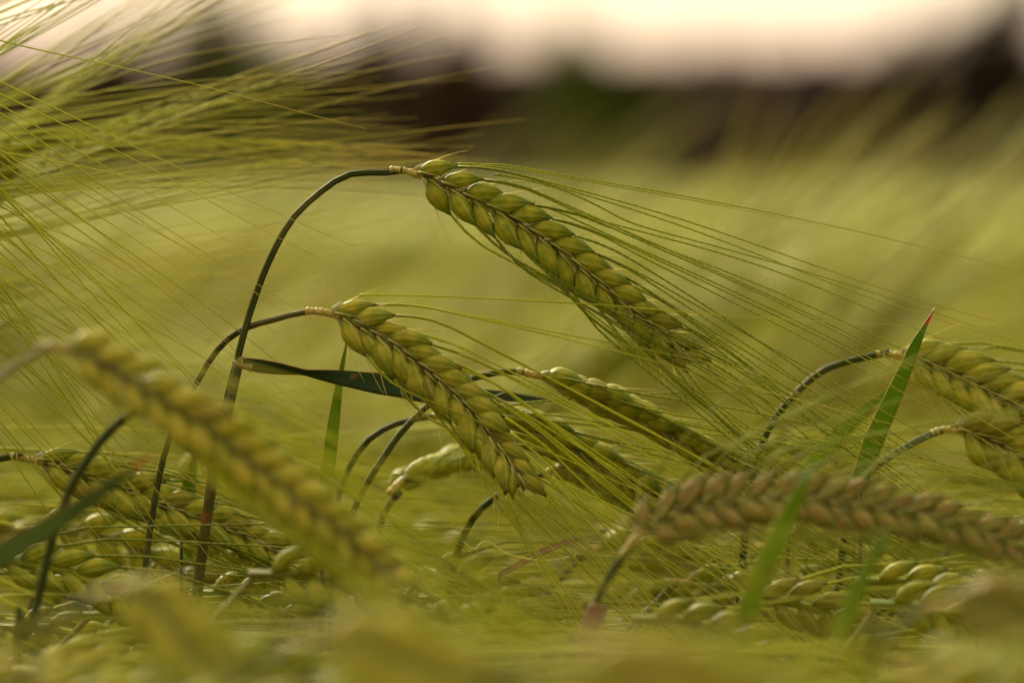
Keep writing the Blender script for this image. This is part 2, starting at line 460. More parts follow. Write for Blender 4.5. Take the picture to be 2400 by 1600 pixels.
def hero(label, stem, ear, name='barley_plant', group=None, foot_shift=(0, 0), hi='hero', **kw):
    """stem and ear: lists of (px, py, metres) where the photograph shows them; stem from the ear's foot down"""
    sp = [P(*q) for q in stem][::-1]
    lo = sp[0]; g = Vector((lo.x + foot_shift[0], lo.y + foot_shift[1], 0.0))
    base = [g, g.lerp(lo, 0.35) + Vector((0.004, 0, 0)), g.lerp(lo, 0.75)]
    base[2].x = lo.x + (g.x - lo.x) * 0.2; base[2].y = lo.y + (g.y - lo.y) * 0.2
    root = thing(name, label, 'barley plant', g, group)
    e = barley(root, g, base + sp, [P(*q) for q in ear], hi=hi, **kw)
    return root, g, sp

def blade(root, g, pts, width, mat, ref=(0, -1, 0), fold=0.25, twist=None, n=40, name='leaf', prof=None, label=None):
    q = spline([np.array(tuple(P(*a))) - np.array(tuple(g)) for a in pts], n)
    u = np.linspace(0, 1, n + 1)
    w = np.interp(u, *(prof or ([0, .08, .45, .8, 1], [.55, .75, 1.0, .62, .02]))) * width / 2
    w[1:-1] = 0.25 * w[:-2] + 0.5 * w[1:-1] + 0.25 * w[2:]
    tw = None if twist is None else np.interp(u, *twist)
    mb = MB(); leaf_strip(mb, q, w, np.array(ref, dtype=float), fold, twist=tw)
    o = link(name, mb.mesh(name, mat), root)
    if label: o['label'] = label
    return o

def sheath(root, g, pts, r, mat=None, name='sheath'):
    q = spline([np.array(tuple(P(*a))) - np.array(tuple(g)) for a in pts], 24)
    mb = MB(); u = np.linspace(0, 1, 25)
    tube(mb, q, r * (1 + 0.25 * u), 10); return link(name, mb.mesh(name, mat or M_SHEATH), root)

# ------------------------------------------------------------------ ground, field, hedge
def struct(name, me, kind='structure'):
    o = link(name, me); o['kind'] = kind; return o

M_ = Mat('soil'); n_ = M_.noise(9, 6, M_.pos()); n2_ = M_.noise(160, 5, M_.pos())
c_ = M_.mix(M_.rng(n_, 0.3, 0.7), (0.050, 0.036, 0.018, 1), (0.085, 0.062, 0.030, 1))
M_SOIL = M_.finish(c_, 0.95, 0.0, bump=n2_, bstr=0.8, bdist=0.01, spec=0.1)
N_ = 60
gx = np.sign(np.linspace(-1, 1, N_)) * np.abs(np.linspace(-1, 1, N_)) ** 3 * 1500
mb = MB(); V = np.array([[x, y, 0] for y in gx for x in gx], dtype=float)
far = np.hypot(V[:, 0], V[:, 1])
V[:, 2] = np.where(far > 6, 0.03 * np.sin(V[:, 0] * 0.05) * np.cos(V[:, 1] * 0.043), 0)
F = [(j * N_ + i, j * N_ + i + 1, (j + 1) * N_ + i + 1, (j + 1) * N_ + i) for j in range(N_ - 1) for i in range(N_ - 1)]
mb.add(V, F, [((0, 0), (1, 0), (1, 1), (0, 1))] * len(F))
struct('ground', mb.mesh('ground', M_SOIL))

# far canopy of the barley as one bumpy sheet with sides, from 9 m out to the hedge
M_ = Mat('far_barley'); a_ = M_.noise(2.2, 5, M_.pos()); b_ = M_.noise(0.25, 3, M_.pos())
c_ = M_.mix(M_.rng(a_, 0.35, 0.65), lin(148, 152, 42), lin(168, 166, 54))
c_ = M_.mix(M_.rng(b_, 0.4, 0.65, 0, 0.5), c_, lin(138, 146, 36))
M_FAR = M_.finish(c_, 0.8, 0.25, bump=M_.noise(12, 4, M_.pos()), bstr=0.8, bdist=0.05, spec=0.15)
NY, NX = 90, 90
ys = 9.0 * (128 / 9.0) ** (np.linspace(0, 1, NY)); mb = MB(); V = []
for j, y in enumerate(ys):
    for i in range(NX):
        x = (i / (NX - 1) - 0.5) * (y * 1.1 + 16)
        z = 0.725 + NR.normal(0, 0.008) + 0.015 * math.sin(x * 1.7 + y * 0.6) * math.cos(y * 0.9)
        if j == 0 or j == NY - 1: z = 0.0
        V.append((x, y, z))
F = [(j * NX + i, j * NX + i + 1, (j + 1) * NX + i + 1, (j + 1) * NX + i) for j in range(NY - 1) for i in range(NX - 1)]
mb.add(np.array(V), F, [((0, 0), (1, 0), (1, 1), (0, 1))] * len(F))
o = struct('barley_field', mb.mesh('barley_field', M_FAR), 'stuff'); o['label'] = 'pale green barley canopy running back to the hedge'

# hedge: trees and bushes 140 m off
def crown_mat(name, a, b):
    M = Mat(name); n = M.noise(0.9, 4, M.pos()); c = M.mix(M.rng(n, 0.35, 0.65), a, b)
    return M.finish(c, 0.7, 0.25, spec=0.2)
M_BARK = mottled('bark', (0.05, 0.035, 0.025, 1), (0.08, 0.06, 0.04, 1), 6, 0.9, 0.0, bstr=0.8, bd=0.02)
CM = {'green': crown_mat('green_foliage', (0.055, 0.080, 0.006, 1), (0.100, 0.130, 0.010, 1)),
      'olive': crown_mat('olive_foliage', (0.070, 0.075, 0.020, 1), (0.11, 0.10, 0.028, 1)),
      'dark': crown_mat('dark_foliage', (0.020, 0.012, 0.006, 1), (0.032, 0.020, 0.009, 1)),
      'brown': crown_mat('brown_foliage', (0.070, 0.038, 0.020, 1), (0.098, 0.056, 0.032, 1)),
      'purple': crown_mat('purple_brown_foliage', (0.075, 0.047, 0.044, 1), (0.105, 0.068, 0.058, 1))}
def crown_mesh(seed, mat, cnt=6000):
    rs = np.random.RandomState(seed)
    nl = 16; C = rs.normal(0, 1, (nl, 3)); C /= np.linalg.norm(C, axis=1, keepdims=True)
    C *= rs.uniform(0.25, 0.72, (nl, 1)); C[:, 2] = C[:, 2] * 0.9; rad = rs.uniform(0.22, 0.42, nl)
    k = rs.randint(nl, size=cnt); d = rs.normal(0, 1, (cnt, 3)); d /= np.linalg.norm(d, axis=1, keepdims=True)
    p = C[k] + d * (rad[k] * rs.uniform(0.35, 1, cnt) ** 0.5)[:, None]
    a = rs.normal(0, 1, (cnt, 3)); a /= np.linalg.norm(a, axis=1, keepdims=True)
    b = np.cross(a, rs.normal(0, 1, (cnt, 3))); b /= np.linalg.norm(b, axis=1, keepdims=True)
    s = rs.uniform(0.035, 0.07, (cnt, 1))
    V = np.stack([p - a * s, p + b * s * 0.6, p + a * s, p - b * s * 0.6], 1).reshape(-1, 3)
    mb = MB(); F = [(4 * i, 4 * i + 1, 4 * i + 2, 4 * i + 3) for i in range(cnt)]
    mb.add(V, F, [((0, 0), (1, 0), (1, 1), (0, 1))] * cnt)
    return mb.mesh('crown', mat, smooth=False)
DT = 140.0
PXM = 2400 / (SENS / LENS * DT)          # photo pixels per metre out there
hedge = [ # px, top py, width px, kind, tree?, extra distance, label
 (-230, 170, 420, 'brown', 0, 0, 'brown bush beyond the field, outside the left edge of the frame'),
 (40, 150, 330, 'brown', 0, -6, 'low brown bush at the far left end of the hedge'),
 (250, 80, 280, 'brown', 0, 6, 'brownish bush left of the tall olive green tree'),
 (460, -40, 320, 'olive', 1, 2, 'tall olive green tree behind the left awns, blurred'),
 (650, 110, 280, 'green', 0, -4, 'dark green bush just right of the tall olive tree'),
 (870, 30, 370, 'dark', 1, 4, 'dark brown rounded tree behind the pale fan of awns'),
 (1060, 90, 280, 'brown', 1, -2, 'dark brown tree above the collar of the sharp upper ear'),
 (1220, 150, 240, 'purple', 0, 3, 'low greyish purple bush in the dip of the hedge'),
 (1370, 90, 290, 'green', 0, -5, 'green bush at the middle of the hedge, above the long top awn'),
 (1540, 115, 280, 'green', 0, 5, 'darkest green bush right of the middle of the hedge'),
 (1730, 95, 310, 'purple', 0, -3, 'purplish brown bush right of the green bushes'),
 (1920, 90, 300, 'purple', 0, 2, 'second purplish bush, nearer the right side'),
 (2120, 100, 300, 'brown', 0, 6, 'brown bush left of the big dark tree at right'),
 (2370, -20, 420, 'dark', 1, -4, 'big near black tree at the right edge of the frame'),
 (2680, 30, 380, 'dark', 1, 0, 'dark tree outside the right edge of the frame')]
_cr = {}
for i, (px, py, wd, kind, tree, dy, lab) in enumerate(hedge):
    d = DT + dy; q = P(px, HORIZON_PY, d); top = (HORIZON_PY - py + 45) / PXM + EYE.z
    root = thing('tree' if tree else 'bush', lab, 'tree' if tree else 'bush', (q.x, q.y, 0), 'trees and bushes of the far hedge')
    key = (kind, i % 2)
    if key not in _cr: _cr[key] = crown_mesh(40 + len(_cr), CM[kind])
    rx = wd / PXM / 2 * 1.12
    c = link('crown', _cr[key], root); low = 0.0 if not tree else 0.5
    c.location = (0, 0, (top + low) / 2); c.scale = (rx, rx, (top - low) / 2 * 1.35); c.rotation_euler[2] = R.uniform(0, 6)
    for k in range(1 if tree else 3):
        mb = MB(); u = np.linspace(0, 1, 8); lean = R.uniform(-0.3, 0.3)
        t = np.stack([u * lean * (1 if tree else 2), 0.1 * np.sin(u * 3 + k), u * top * (0.75 if tree else 0.55)], 1)
        tube(mb, t, np.interp(u, [0, 1], [0.11 if tree else 0.05, 0.03]), 7); link('trunk', mb.mesh('trunk', M_BARK), root)
# thick hedge bottom behind them, so no sky shows under the crowns
mh = crown_mesh(77, CM['brown'], 60000)
hv = np.empty(len(mh.vertices) * 3); mh.vertices.foreach_get('co', hv); hv = hv.reshape(-1, 4, 3)
cen = hv.mean(1, keepdims=True); rs = np.random.RandomState(5)
newc = np.stack([rs.uniform(-30, 30, len(hv)), 147 + rs.uniform(-1.2, 1.2, len(hv)), 4.7 * rs.uniform(0, 1, len(hv)) ** 0.7], 1)[:, None]
hv = (hv - cen) * 5.5 + newc
mh.vertices.foreach_set('co', hv.ravel()); mh.update()
o = struct('undergrowth', mh, 'stuff'); o['label'] = 'low brown undergrowth along the foot of the far hedge'

# ------------------------------------------------------------------ the plants the photograph shows one by one
F0 = FOC
# A: tall sharp ear
rA = np.random.RandomState(3)
A_, gA, _ = hero('tallest barley plant with the sharp upper ear on a dark arched stem',
     [(945, 399, F0), (888, 406, F0), (842, 404, F0), (796, 418, F0), (740, 459, F0), (684, 514, F0), (635, 602, F0), (600, 690, F0),
      (572, 780, F0), (552, 860, F0), (531, 940, F0), (505, 1060, F0 + .004), (480, 1220, F0 + .01), (458, 1400, F0 + .014), (440, 1640, F0 + .02)],
     [(925, 399, F0), (972, 404, F0), (1030, 428, F0), (1098, 463, F0), (1183, 503, F0), (1262, 553, F0), (1331, 603, F0),
      (1395, 655, F0 + .001), (1459, 708, F0 + .002), (1523, 760, F0 + .003), (1587, 815, F0 + .005), (1640, 862, F0 + .006)],
     nrm=(0.05, -1, 0.08), n=27, klen=0.0083, rng=rA, extra=True, awn_len=0.118, awn_segs=30, stem_r=0.00066, spread=30, depth_fan=3.0, droop=0.06)
sheath(A_, gA, [(560, 846, F0 - .0015), (551, 890, F0 - .002), (541, 935, F0 - .002), (512, 1060, F0 + .001), (484, 1220, F0 + .006), (458, 1420, F0 + .012)], 0.00086)
mb = MB()
q = spline([np.array(tuple(P(*a))) - np.array(tuple(gA)) for a in [(546, 846, F0 - .002), (556, 853, F0 - .0028), (572, 858, F0 - .0025), (590, 862, F0 - .002)]], 12)
tube(mb, q, np.interp(np.linspace(0, 1, 13), [0, .2, .6, 1], [.0003, .0004, .0005, .0008]), 8, flat=0.6)
q = spline([np.array(tuple(P(*a))) - np.array(tuple(gA)) for a in [(562, 855, F0 - .002), (563, 842, F0 - .0024), (570, 836, F0 - .002)]], 8)
tube(mb, q, np.linspace(.0004, .0002, 9), 6)
link('leaf_collar', mb.mesh('leaf_collar', mottled('leaf_collar', lin(132, 104, 56), lin(150, 112, 76), 300)), A_)
blade(A_, gA, [(568, 851, F0 - .001), (600, 856, F0 - .001), (640, 862, F0), (690, 869, F0 + .001), (760, 879, F0 + .003), (850, 893, F0 + .006),
               (930, 905, F0 + .010), (1000, 920, F0 + .014), (1090, 928, F0 + .020), (1190, 930, F0 + .026), (1300, 938, F0 + .032)],
      0.0040, M_LEAF_DARK, ref=(0.1, -1, 0.25), fold=0.18,
      twist=([0, .08, .17, .28, 1], [0.1, 0.6, 1.25, 0.2, 0.0]), n=80,
      prof=([0, .04, .10, .18, .25, .40, .55, .8, 1], [.5, .62, .62, .45, .62, 1.0, .95, .6, .03]), label='dark green flag leaf with red upper edge')

def long_awn(root, g, pts, r=0.00015, mat=None):
    ear = [c for c in root.children if c.name.startswith('ear')][0]
    q = spline([np.array(tuple(P(*a))) - np.array(tuple(g)) for a in pts], 60)
    mb = MB(); tube(mb, q, r * np.interp(np.linspace(0, 1, 61), [0, .03, .3, 1], [1.8, 1.2, 1, .3]), 5); link('awn', mb.mesh('awn', mat or M_AWN), ear)
long_awn(A_, gA, [(1072, 384, F0), (1130, 385, F0), (1200, 389, F0), (1400, 424, F0), (1700, 478, F0), (2000, 540, F0), (2200, 588, F0), (2420, 640, F0)])
long_awn(A_, gA, [(1074, 388, F0 + .001), (1140, 389, F0 + .001), (1250, 402, F0 + .001), (1420, 433, F0 + .001), (1700, 484, F0 + .001), (1950, 534, F0 + .001)], 0.00015)
long_awn(A_, gA, [(1160, 409, F0), (1230, 421, F0), (1320, 446, F0), (1400, 482, F0), (1490, 526, F0), (1680, 578, F0), (1900, 640, F0), (2200, 735, F0), (2380, 800, F0)])
long_awn(A_, gA, [(1652, 846, F0 + .005), (1670, 872, F0 + .005), (1690, 888, F0 + .005), (1722, 898, F0 + .005), (1745, 924, F0 + .005), (1800, 985, F0 + .005), (1900, 1060, F0 + .005), (2010, 1140, F0 + .005)], 0.00015)
# B: second sharp ear
FB = F0 - 0.012
rB = np.random.RandomState(9)
B_, gB, _ = hero('second barley plant, its sharp ear just below and left of the tallest one',
     [(745, 728, FB), (693, 735, FB + .002), (638, 750, FB + .006), (591, 763, FB + .012), (545, 786, FB + .016), (500, 832, FB + .018), (462, 896, FB + .018),
      (425, 968, FB + .018), (391, 1045, FB + .018), (370, 1133, FB + .018), (352, 1240, FB + .018), (335, 1380, FB + .018), (318, 1640, FB + .018)],
     [(728, 729, FB), (765, 731, FB), (808, 743, FB), (859, 771, FB), (919, 803, FB), (974, 846, FB), (1029, 890, FB), (1076, 932, FB),
      (1123, 985, FB), (1157, 1030, FB - .001), (1197, 1085, FB - .002), (1225, 1130, FB - .003), (1243, 1165, FB - .003)],
     nrm=(-0.05, -1, 0.05), n=27, klen=0.0083, rng=rB, extra=True, kmat=M_KERNEL_B, amat=M_AWN_Y, awn_len=0.115, awn_segs=30, stem_r=0.00058, spread=31, depth_fan=3.5, droop=0.04)

long_awn(B_, gB, [(842, 692, FB), (900, 691, FB), (1100, 697, FB), (1370, 712, FB - .002), (1650, 734, FB - .003), (1900, 752, FB - .004), (2130, 762, FB - .004)], 0.00017, M_AWN_Y)
# C: third ear, lit from above, seen from its edge
FC = F0 + 0.016
C_, gC, _ = hero('barley plant whose edge-on ear lies right of the second sharp ear, dark underneath',
     [(1236, 873, FC), (1183, 871, FC), (1123, 882, FC), (1060, 908, FC), (1008, 945, FC), (940, 1013, FC - .002), (893, 1080, FC - .004), (850, 1150, FC - .005),
      (815, 1240, FC), (790, 1400, FC), (775, 1640, FC)],
     [(1222, 872, FC), (1260, 880, FC), (1330, 897, FC), (1410, 925, FC), (1490, 962, FC), (1570, 1005, FC), (1640, 1045, FC), (1705, 1085, FC), (1770, 1125, FC)],
     nrm=(0.15, -0.55, -0.85), n=25, klen=0.0088, rng=np.random.RandomState(21), awn_len=0.105, awn_segs=22, spread=24, stem_r=0.0006)
# D: dark ear behind
FD = F0 + 0.024
D_, gD, _ = hero('barley plant with a dark shaded ear lying low between the second and the edge-on ear',
     [(1042, 975, FD), (982, 980, FD), (910, 1000, FD), (851, 1043, FD), (808, 1119, FD), (785, 1210, FD), (768, 1350, FD), (755, 1640, FD)],
     [(1025, 975, FD), (1060, 972, FD), (1140, 972, FD), (1220, 990, FD), (1300, 1020, FD), (1380, 1062, FD), (1450, 1105, FD), (1520, 1150, FD), (1590, 1200, FD)],
     nrm=(0.1, -0.7, -0.6), n=25, klen=0.0086, rng=np.random.RandomState(22), awn_len=0.10, awn_segs=20, spread=27, stem_r=0.0006)
# E: ear pointing away, dark green, left of B's tip
FE = F0 + 0.05
E_, gE, _ = hero('barley plant with a short looking dark ear left of the second ear tip',
     [(940, 1150, FE - .02), (900, 1200, FE - .02), (880, 1290, FE - .02), (868, 1400, FE - .02), (860, 1640, FE - .02)],
     [(918, 1150, FE - .02), (950, 1118, FE - .015), (1010, 1090, FE), (1080, 1072, FE + .02), (1150, 1068, FE + .04), (1210, 1075, FE + .06)],
     nrm=(0.1, -0.6, -0.7), n=23, klen=0.0102, rng=np.random.RandomState(23), awn_len=0.09, awn_segs=16, spread=34)
# F
FF = F0 + 0.028
F_, gF, _ = hero('barley plant, ear foot just right of the second ear tip, mostly hidden',
     [(1292, 1106, FF), (1240, 1122, FF), (1200, 1142, FF), (1150, 1172, FF), (1106, 1218, FF), (1070, 1300, FF), (1050, 1420, FF), (1040, 1640, FF)],
     [(1275, 1110, FF), (1310, 1095, FF), (1360, 1088, FF + .01), (1410, 1102, FF + .02), (1460, 1130, FF + .03), (1510, 1165, FF + .04)],
     nrm=(0.1, -0.8, -0.5), n=20, klen=0.0088, rng=np.random.RandomState(24), awn_len=0.10, awn_segs=18, spread=25)
# G, H: two ears at the right edge
FG = F0 + 0.030
G_, gG, _ = hero('barley plant at the right edge, upper of the two ears behind the upright leaf',
     [(2085, 826, FG), (2033, 836, FG), (1953, 857, FG), (1902, 887, FG), (1846, 942, FG), (1808, 993, FG), (1783, 1049, FG), (1760, 1140, FG), (1742, 1300, FG), (1730, 1640, FG)],
     [(2065, 830, FG), (2110, 832, FG), (2170, 850, FG), (2240, 880, FG), (2310, 915, FG), (2380, 955, FG), (2450, 1000, FG), (2520, 1055, FG), (2590, 1115, FG), (2650, 1170, FG)],
     nrm=(0.05, -1, 0.15), n=25, klen=0.0094, rng=np.random.RandomState(25), kmat=M_KERNEL_B, awn_len=0.10, awn_segs=18, spread=34)
FH = F0 + 0.024
H_, gH, _ = hero('barley plant at the right edge, lower of the two ears, with pale top grains',
     [(2215, 1006, FH), (2175, 1020, FH), (2135, 1040, FH), (2059, 1087, FH), (2020, 1130, FH), (1985, 1220, FH), (1965, 1380, FH), (1950, 1640, FH)],
     [(2195, 1012, FH), (2235, 1003, FH), (2300, 1020, FH), (2370, 1055, FH), (2440, 1100, FH), (2510, 1150, FH), (2580, 1205, FH), (2640, 1260, FH)],
     nrm=(0.0, -1, -0.1), n=23, klen=0.0092, rng=np.random.RandomState(26), kmat=M_KERNEL_B, awn_len=0.10, awn_segs=18, spread=34)
# I: pinkish ear in front, lower right
FI = 0.880
I_, gI, _ = hero('barley plant with a soft pinkish ear arching across the lower right of the picture',
     [(1478, 1280, FI), (1458, 1306, FI), (1420, 1362, FI), (1396, 1418, FI), (1378, 1470, FI), (1352, 1560, FI), (1335, 1700, FI)],
     [(1464, 1294, FI), (1512, 1240, FI), (1620, 1194, FI), (1750, 1175, FI), (1870, 1172, FI), (1990, 1182, FI), (2110, 1202, FI), (2230, 1232, FI), (2340, 1266, FI), (2450, 1305, FI), (2530, 1340, FI)],
     nrm=(0.0, -0.85, 0.5), n=39, klen=0.0077, rng=np.random.RandomState(27), kmat=M_KERNEL_PINK, awn_len=0.09, awn_segs=16, spread=40)
sheath(I_, gI, [(1404, 1416, FI - .001), (1385, 1462, FI - .001), (1368, 1520, FI - .001), (1350, 1600, FI - .001)], 0.0016, M_NODE)
# J: soft yellow ear in front, left
FJ = 0.836
J_, gJ, _ = hero('barley plant with a large blurred yellow ear slanting across the lower left',
     [(118, 808, FJ), (84, 826, FJ - .006), (34, 856, FJ - .015), (-30, 905, FJ - .03), (-110, 1000, FJ - .045), (-150, 1200, FJ - .05), (-170, 1700, FJ - .05)],
     [(100, 810, FJ), (160, 816, FJ), (250, 858, FJ), (355, 924, FJ), (470, 995, FJ), (560, 1062, FJ), (650, 1128, FJ), (740, 1198, FJ), (830, 1272, FJ), (900, 1335, FJ), (955, 1390, FJ)],
     nrm=(0.0, -1, 0.1), n=31, klen=0.0080, rng=np.random.RandomState(28), kmat=M_KERNEL_YEL, amat=M_AWN_Y, awn_len=0.10, awn_segs=16, spread=31, stem_r=0.0005, stem_mat_=mottled('brown_stem', lin(84, 72, 24), lin(104, 88, 34), 200, 0.9, 0.0))
# K: left ear with a tight bundle of awns
FK = F0 + 0.018
K_, gK, _ = hero('barley plant at the left edge whose ear carries a tight bundle of pale awns',
     [(55, 1068, FK), (10, 1072, FK), (-50, 1090, FK), (-110, 1140, FK), (-150, 1240, FK), (-175, 1400, FK), (-185, 1640, FK)],
     [(36, 1070, FK), (80, 1078, FK), (150, 1098, FK), (230, 1130, FK), (310, 1160, FK), (400, 1192, FK), (490, 1225, FK), (580, 1262, FK), (650, 1295, FK), (700, 1322, FK)],
     nrm=(0.05, -0.9, 0.35), n=25, klen=0.0092, rng=np.random.RandomState(29), awn_len=0.11, awn_segs=22, spread=26, fan=1.5, depth_fan=2.5)
# L: dark bent stem in front at the left, its ear behind the big blurred one
FL = 0.885
L_, gL, _ = hero('barley plant with a dark slanting stem at lower left, ear behind the blurred yellow one',
     [(330, 955, FL), (292, 978, FL), (240, 1028, FL), (200, 1085, FL), (163, 1150, FL), (125, 1255, FL), (95, 1380, FL), (65, 1500, FL), (40, 1640, FL)],
     [(318, 960, FL), (370, 958, FL), (440, 990, FL), (530, 1050, FL), (620, 1120, FL), (700, 1190, FL), (770, 1260, FL), (830, 1320, FL)],
     nrm=(0.0, -1, -0.1), n=25, klen=0.0088, rng=np.random.RandomState(30), awn_len=0.10, awn_segs=16, spread=26, stem_r=0.0008)
# M: ear beyond the left edge whose sharp awns enter the picture
for k, (dx, dy, dd, sd_, lab) in enumerate([
      (0, 0, 0.0, 31, 'barley plant left of the frame, its long sharp awns falling across the left side'),
      (-60, 270, 0.012, 32, 'barley plant left of the frame, lower fan of sharp awns crossing the left side')]):
    FM = F0 + dd
    hero(lab,
     [(-745 + dx, -80 + dy, FM), (-800 + dx, -60 + dy, FM), (-880 + dx, 20 + dy, FM), (-960 + dx, 200 + dy, FM), (-1010 + dx, 500 + dy, FM), (-1050 + dx, 1640, FM)],
     [(-760 + dx, -80 + dy, FM), (-700 + dx, -76 + dy, FM), (-610 + dx, -30 + dy, FM), (-500 + dx, 40 + dy, FM), (-390 + dx, 125 + dy, FM), (-290 + dx, 220 + dy, FM), (-200 + dx, 320 + dy, FM), (-130 + dx, 400 + dy, FM)],
     nrm=(0, -1, 0), n=27, klen=0.009, rng=np.random.RandomState(sd_), amat=M_AWN_Y, awn_len=0.108, awn_segs=28, fan=6.0, droop=0.02, depth_fan=2.5)
# N: ears whose blurred awns sweep up and to the right behind
for k, (x0, y0, x1, y1, dd, sd_, al, fn, lab) in enumerate([
      (-640, 560, 60, 370, 0.065, 41, 0.104, -8, 'barley plant behind the left edge, wide soft fan of awns reaching the dark hedge'),
      (-700, 640, 0, 500, 0.085, 42, 0.104, -5, 'barley plant behind the left edge with soft awns lying almost level'),
      (-560, 620, -90, 330, 0.10, 43, 0.10, -8, 'barley plant behind the left edge with awns rising steeply to the sky'),
      (-620, 420, -220, 190, 0.04, 44, 0.075, -6, 'barley plant beyond the left edge, rising awns crossing the upper left corner'),
      (-800, 900, -150, 760, 0.09, 45, 0.105, -7, 'barley plant behind the left edge, soft awns halfway up the left side'),
      (-700, 520, -40, 300, 0.12, 46, 0.10, -10, 'barley plant well behind the left edge, awns in front of the olive tree'),
      (-780, 480, -60, 400, 0.06, 47, 0.108, -4, 'barley plant behind the left edge, awns just above the level ones')]):
    if k in (5,): continue
    d = F0 + dd; xm, ym = (x0 + x1) / 2, (y0 + y1) / 2
    hero(lab, [(x0, y0, d), (x0 - 45, y0 + 60, d), (x0 - 90, y0 + 170, d), (x0 - 130, y0 + 340, d), (x0 - 150, 1640, d)],
     [(x0 - 12, y0 + 6, d), (x0 * .7 + x1 * .3, y0 * .7 + y1 * .3 - 12, d), (x0 * .35 + x1 * .65, y0 * .35 + y1 * .65 - 12, d), (x1, y1, d)],
     nrm=(0, -1, 0), n=25, klen=0.009, rng=np.random.RandomState(sd_), amat=M_AWN_Y, awn_len=al, awn_segs=16, fan=fn, droop=0.10, depth_fan=5)
# soft tall plants at the right, leaning up to the right, two metres off
for k, (px, py, d, lab) in enumerate([
      (1980, 740, 1.9, 'tall blurred barley plant at the right whose awns reach the dark tree')]):
    hero(lab, [(px, py, d), (px - 50, py + 110, d), (px - 80, py + 300, d), (px - 95, 1000 + py * .3, d)],
     [(px - 8, py + 8, d), (px + 60, py - 65, d), (px + 130, py - 130, d), (px + 205, py - 190, d), (px + 262, py - 236, d)],
     hi=False, nrm=(0, -1, 0), n=25, rng=np.random.RandomState(60 + k), amat=M_AWN_F, kmat=M_KERNEL_YEL, awn_len=0.10, awn_segs=8, droop=0.0, awn_r=0.00024)

# bottom: very near blurred ears
for k, (x0, y0, x1, y1, d, km, lab) in enumerate([
      (235, 1395, 640, 1700, 0.745, M_KERNEL_YEL, 'very blurred yellow ear rising at the bottom left, close to the lens'),
      (700, 1505, 1250, 1660, 0.67, M_KERNEL_YEL, 'very blurred golden ear along the bottom, left of centre'),
      (2190, 1420, 2600, 1500, 0.76, M_KERNEL_PINK, 'blurred reddish ear at the lower right edge'),
      (1300, 1560, 1800, 1680, 0.58, M_KERNEL_YEL, 'very blurred ear along the bottom, right of centre')]):
    hero(lab, [(x0, y0, d), (x0 - 60, y0 + 30, d), (x0 - 120, y0 + 110, d), (x0 - 150, y0 + 300, d)],
     [(x0 - 15, y0, d), (x0 * .75 + x1 * .25, y0 - 5, d), ((x0 + x1) / 2, y0 * .6 + y1 * .4, d), (x1, y1, d)],
     nrm=(0, -1, 0.2), n=25, klen=0.009, kmat=km, amat=M_AWN_Y, rng=np.random.RandomState(70 + k), awn_len=0.10, awn_segs=12, spread=32)

# free leaves: each on a tiller of its own
def leaf_plant(label, pts, width, mat, foot, r=0.0009, **kw):
    lo = P(*pts[0]); g = Vector((lo.x + foot[0], lo.y + foot[1], 0))
    root = thing('barley_shoot', label, 'leafy shoot', g)
    q = spline([np.zeros(3), np.array([0.002, 0, 0.3]), np.array(tuple(lo.lerp(g, 0.25) - g)), np.array(tuple(lo - g))], 24)
    mb = MB(); tube(mb, q, np.interp(np.linspace(0, 1, 25), [0, .9, 1], [r * 1.6, r * .9, r * .3]), 8); link('stem', mb.mesh('stem', M_STEM), root)
    blade(root, g, pts, width, mat, **kw); return root
leaf_plant('narrow upright green leaf under the second sharp ear, pointed tip behind its grains',
   [(756, 1180, F0 + .015), (766, 1110, F0 + .015), (778, 1020, F0 + .015), (790, 930, F0 + .015), (803, 850, F0 + .015), (814, 795, F0 + .015)],
   0.0034, M_LEAF_P, (-0.004, 0.0), ref=(0.6, -1, 0.1), fold=0.3, prof=([0, .2, .5, .8, 1], [1.0, .95, .72, .36, .08]))
leaf_plant('broad upright green leaf with a red tip in front of the right ears',
   [(2018, 1120, F0 + .004), (2045, 1040, F0 + .004), (2085, 950, F0 + .003), (2120, 870, F0 + .002), (2152, 795, F0), (2190, 722, F0)],
   0.0040, M_LEAF, (-0.004, 0.0), ref=(0.35, -1, 0.1), fold=0.22, prof=([0, .2, .5, .75, .88, 1], [.9, 1.0, .82, .55, .25, .01]))
leaf_plant('blurred bright green leaf crossing in front of the pinkish ear',
   [(1745, 1450, .845), (1775, 1370, .845), (1810, 1290, .845), (1850, 1200, .845), (1885, 1130, .845), (1912, 1085, .848)],
   0.0036, M_LEAF_P, (-0.004, 0.0), ref=(0.3, -1, 0.1), fold=0.1, prof=([0, .2, .5, .8, 1], [.9, 1.0, 1.0, .6, .1]))
leaf_plant('blurred green leaf below the pinkish ear, nearer the right side',
   [(1960, 1500, .82), (1990, 1430, .82), (2020, 1360, .82), (2050, 1300, .82), (2078, 1240, .82)],
   0.0028, M_LEAF_P, (-0.004, 0.0), ref=(0.3, -1, 0.1), fold=0.1, prof=([0, .2, .5, .8, 1], [.9, 1.0, .9, .6, .1]))
leaf_plant('blurred dark green leaf with a red tip slanting up from the left edge',
   [(-140, 1370, .835), (-40, 1325, .835), (60, 1265, .835), (160, 1205, .835), (260, 1135, .835), (352, 1068, .835)],
   0.0042, M_LEAF_RED, (-0.05, 0.0), ref=(0.0, -1, 0.35), fold=0.15, prof=([0, .3, .6, .8, 1], [1.0, 1.0, .72, .42, .05]))
leaf_plant('soft green leaf behind the broad upright one, pointing up to the right',
   [(1850, 1150, F0 + .06), (1905, 1085, F0 + .06), (1965, 1020, F0 + .06), (2030, 960, F0 + .06), (2090, 910, F0 + .06)],
   0.0036, M_LEAF_P, (-0.02, 0.0), ref=(0.2, -1, 0.3), fold=0.2)
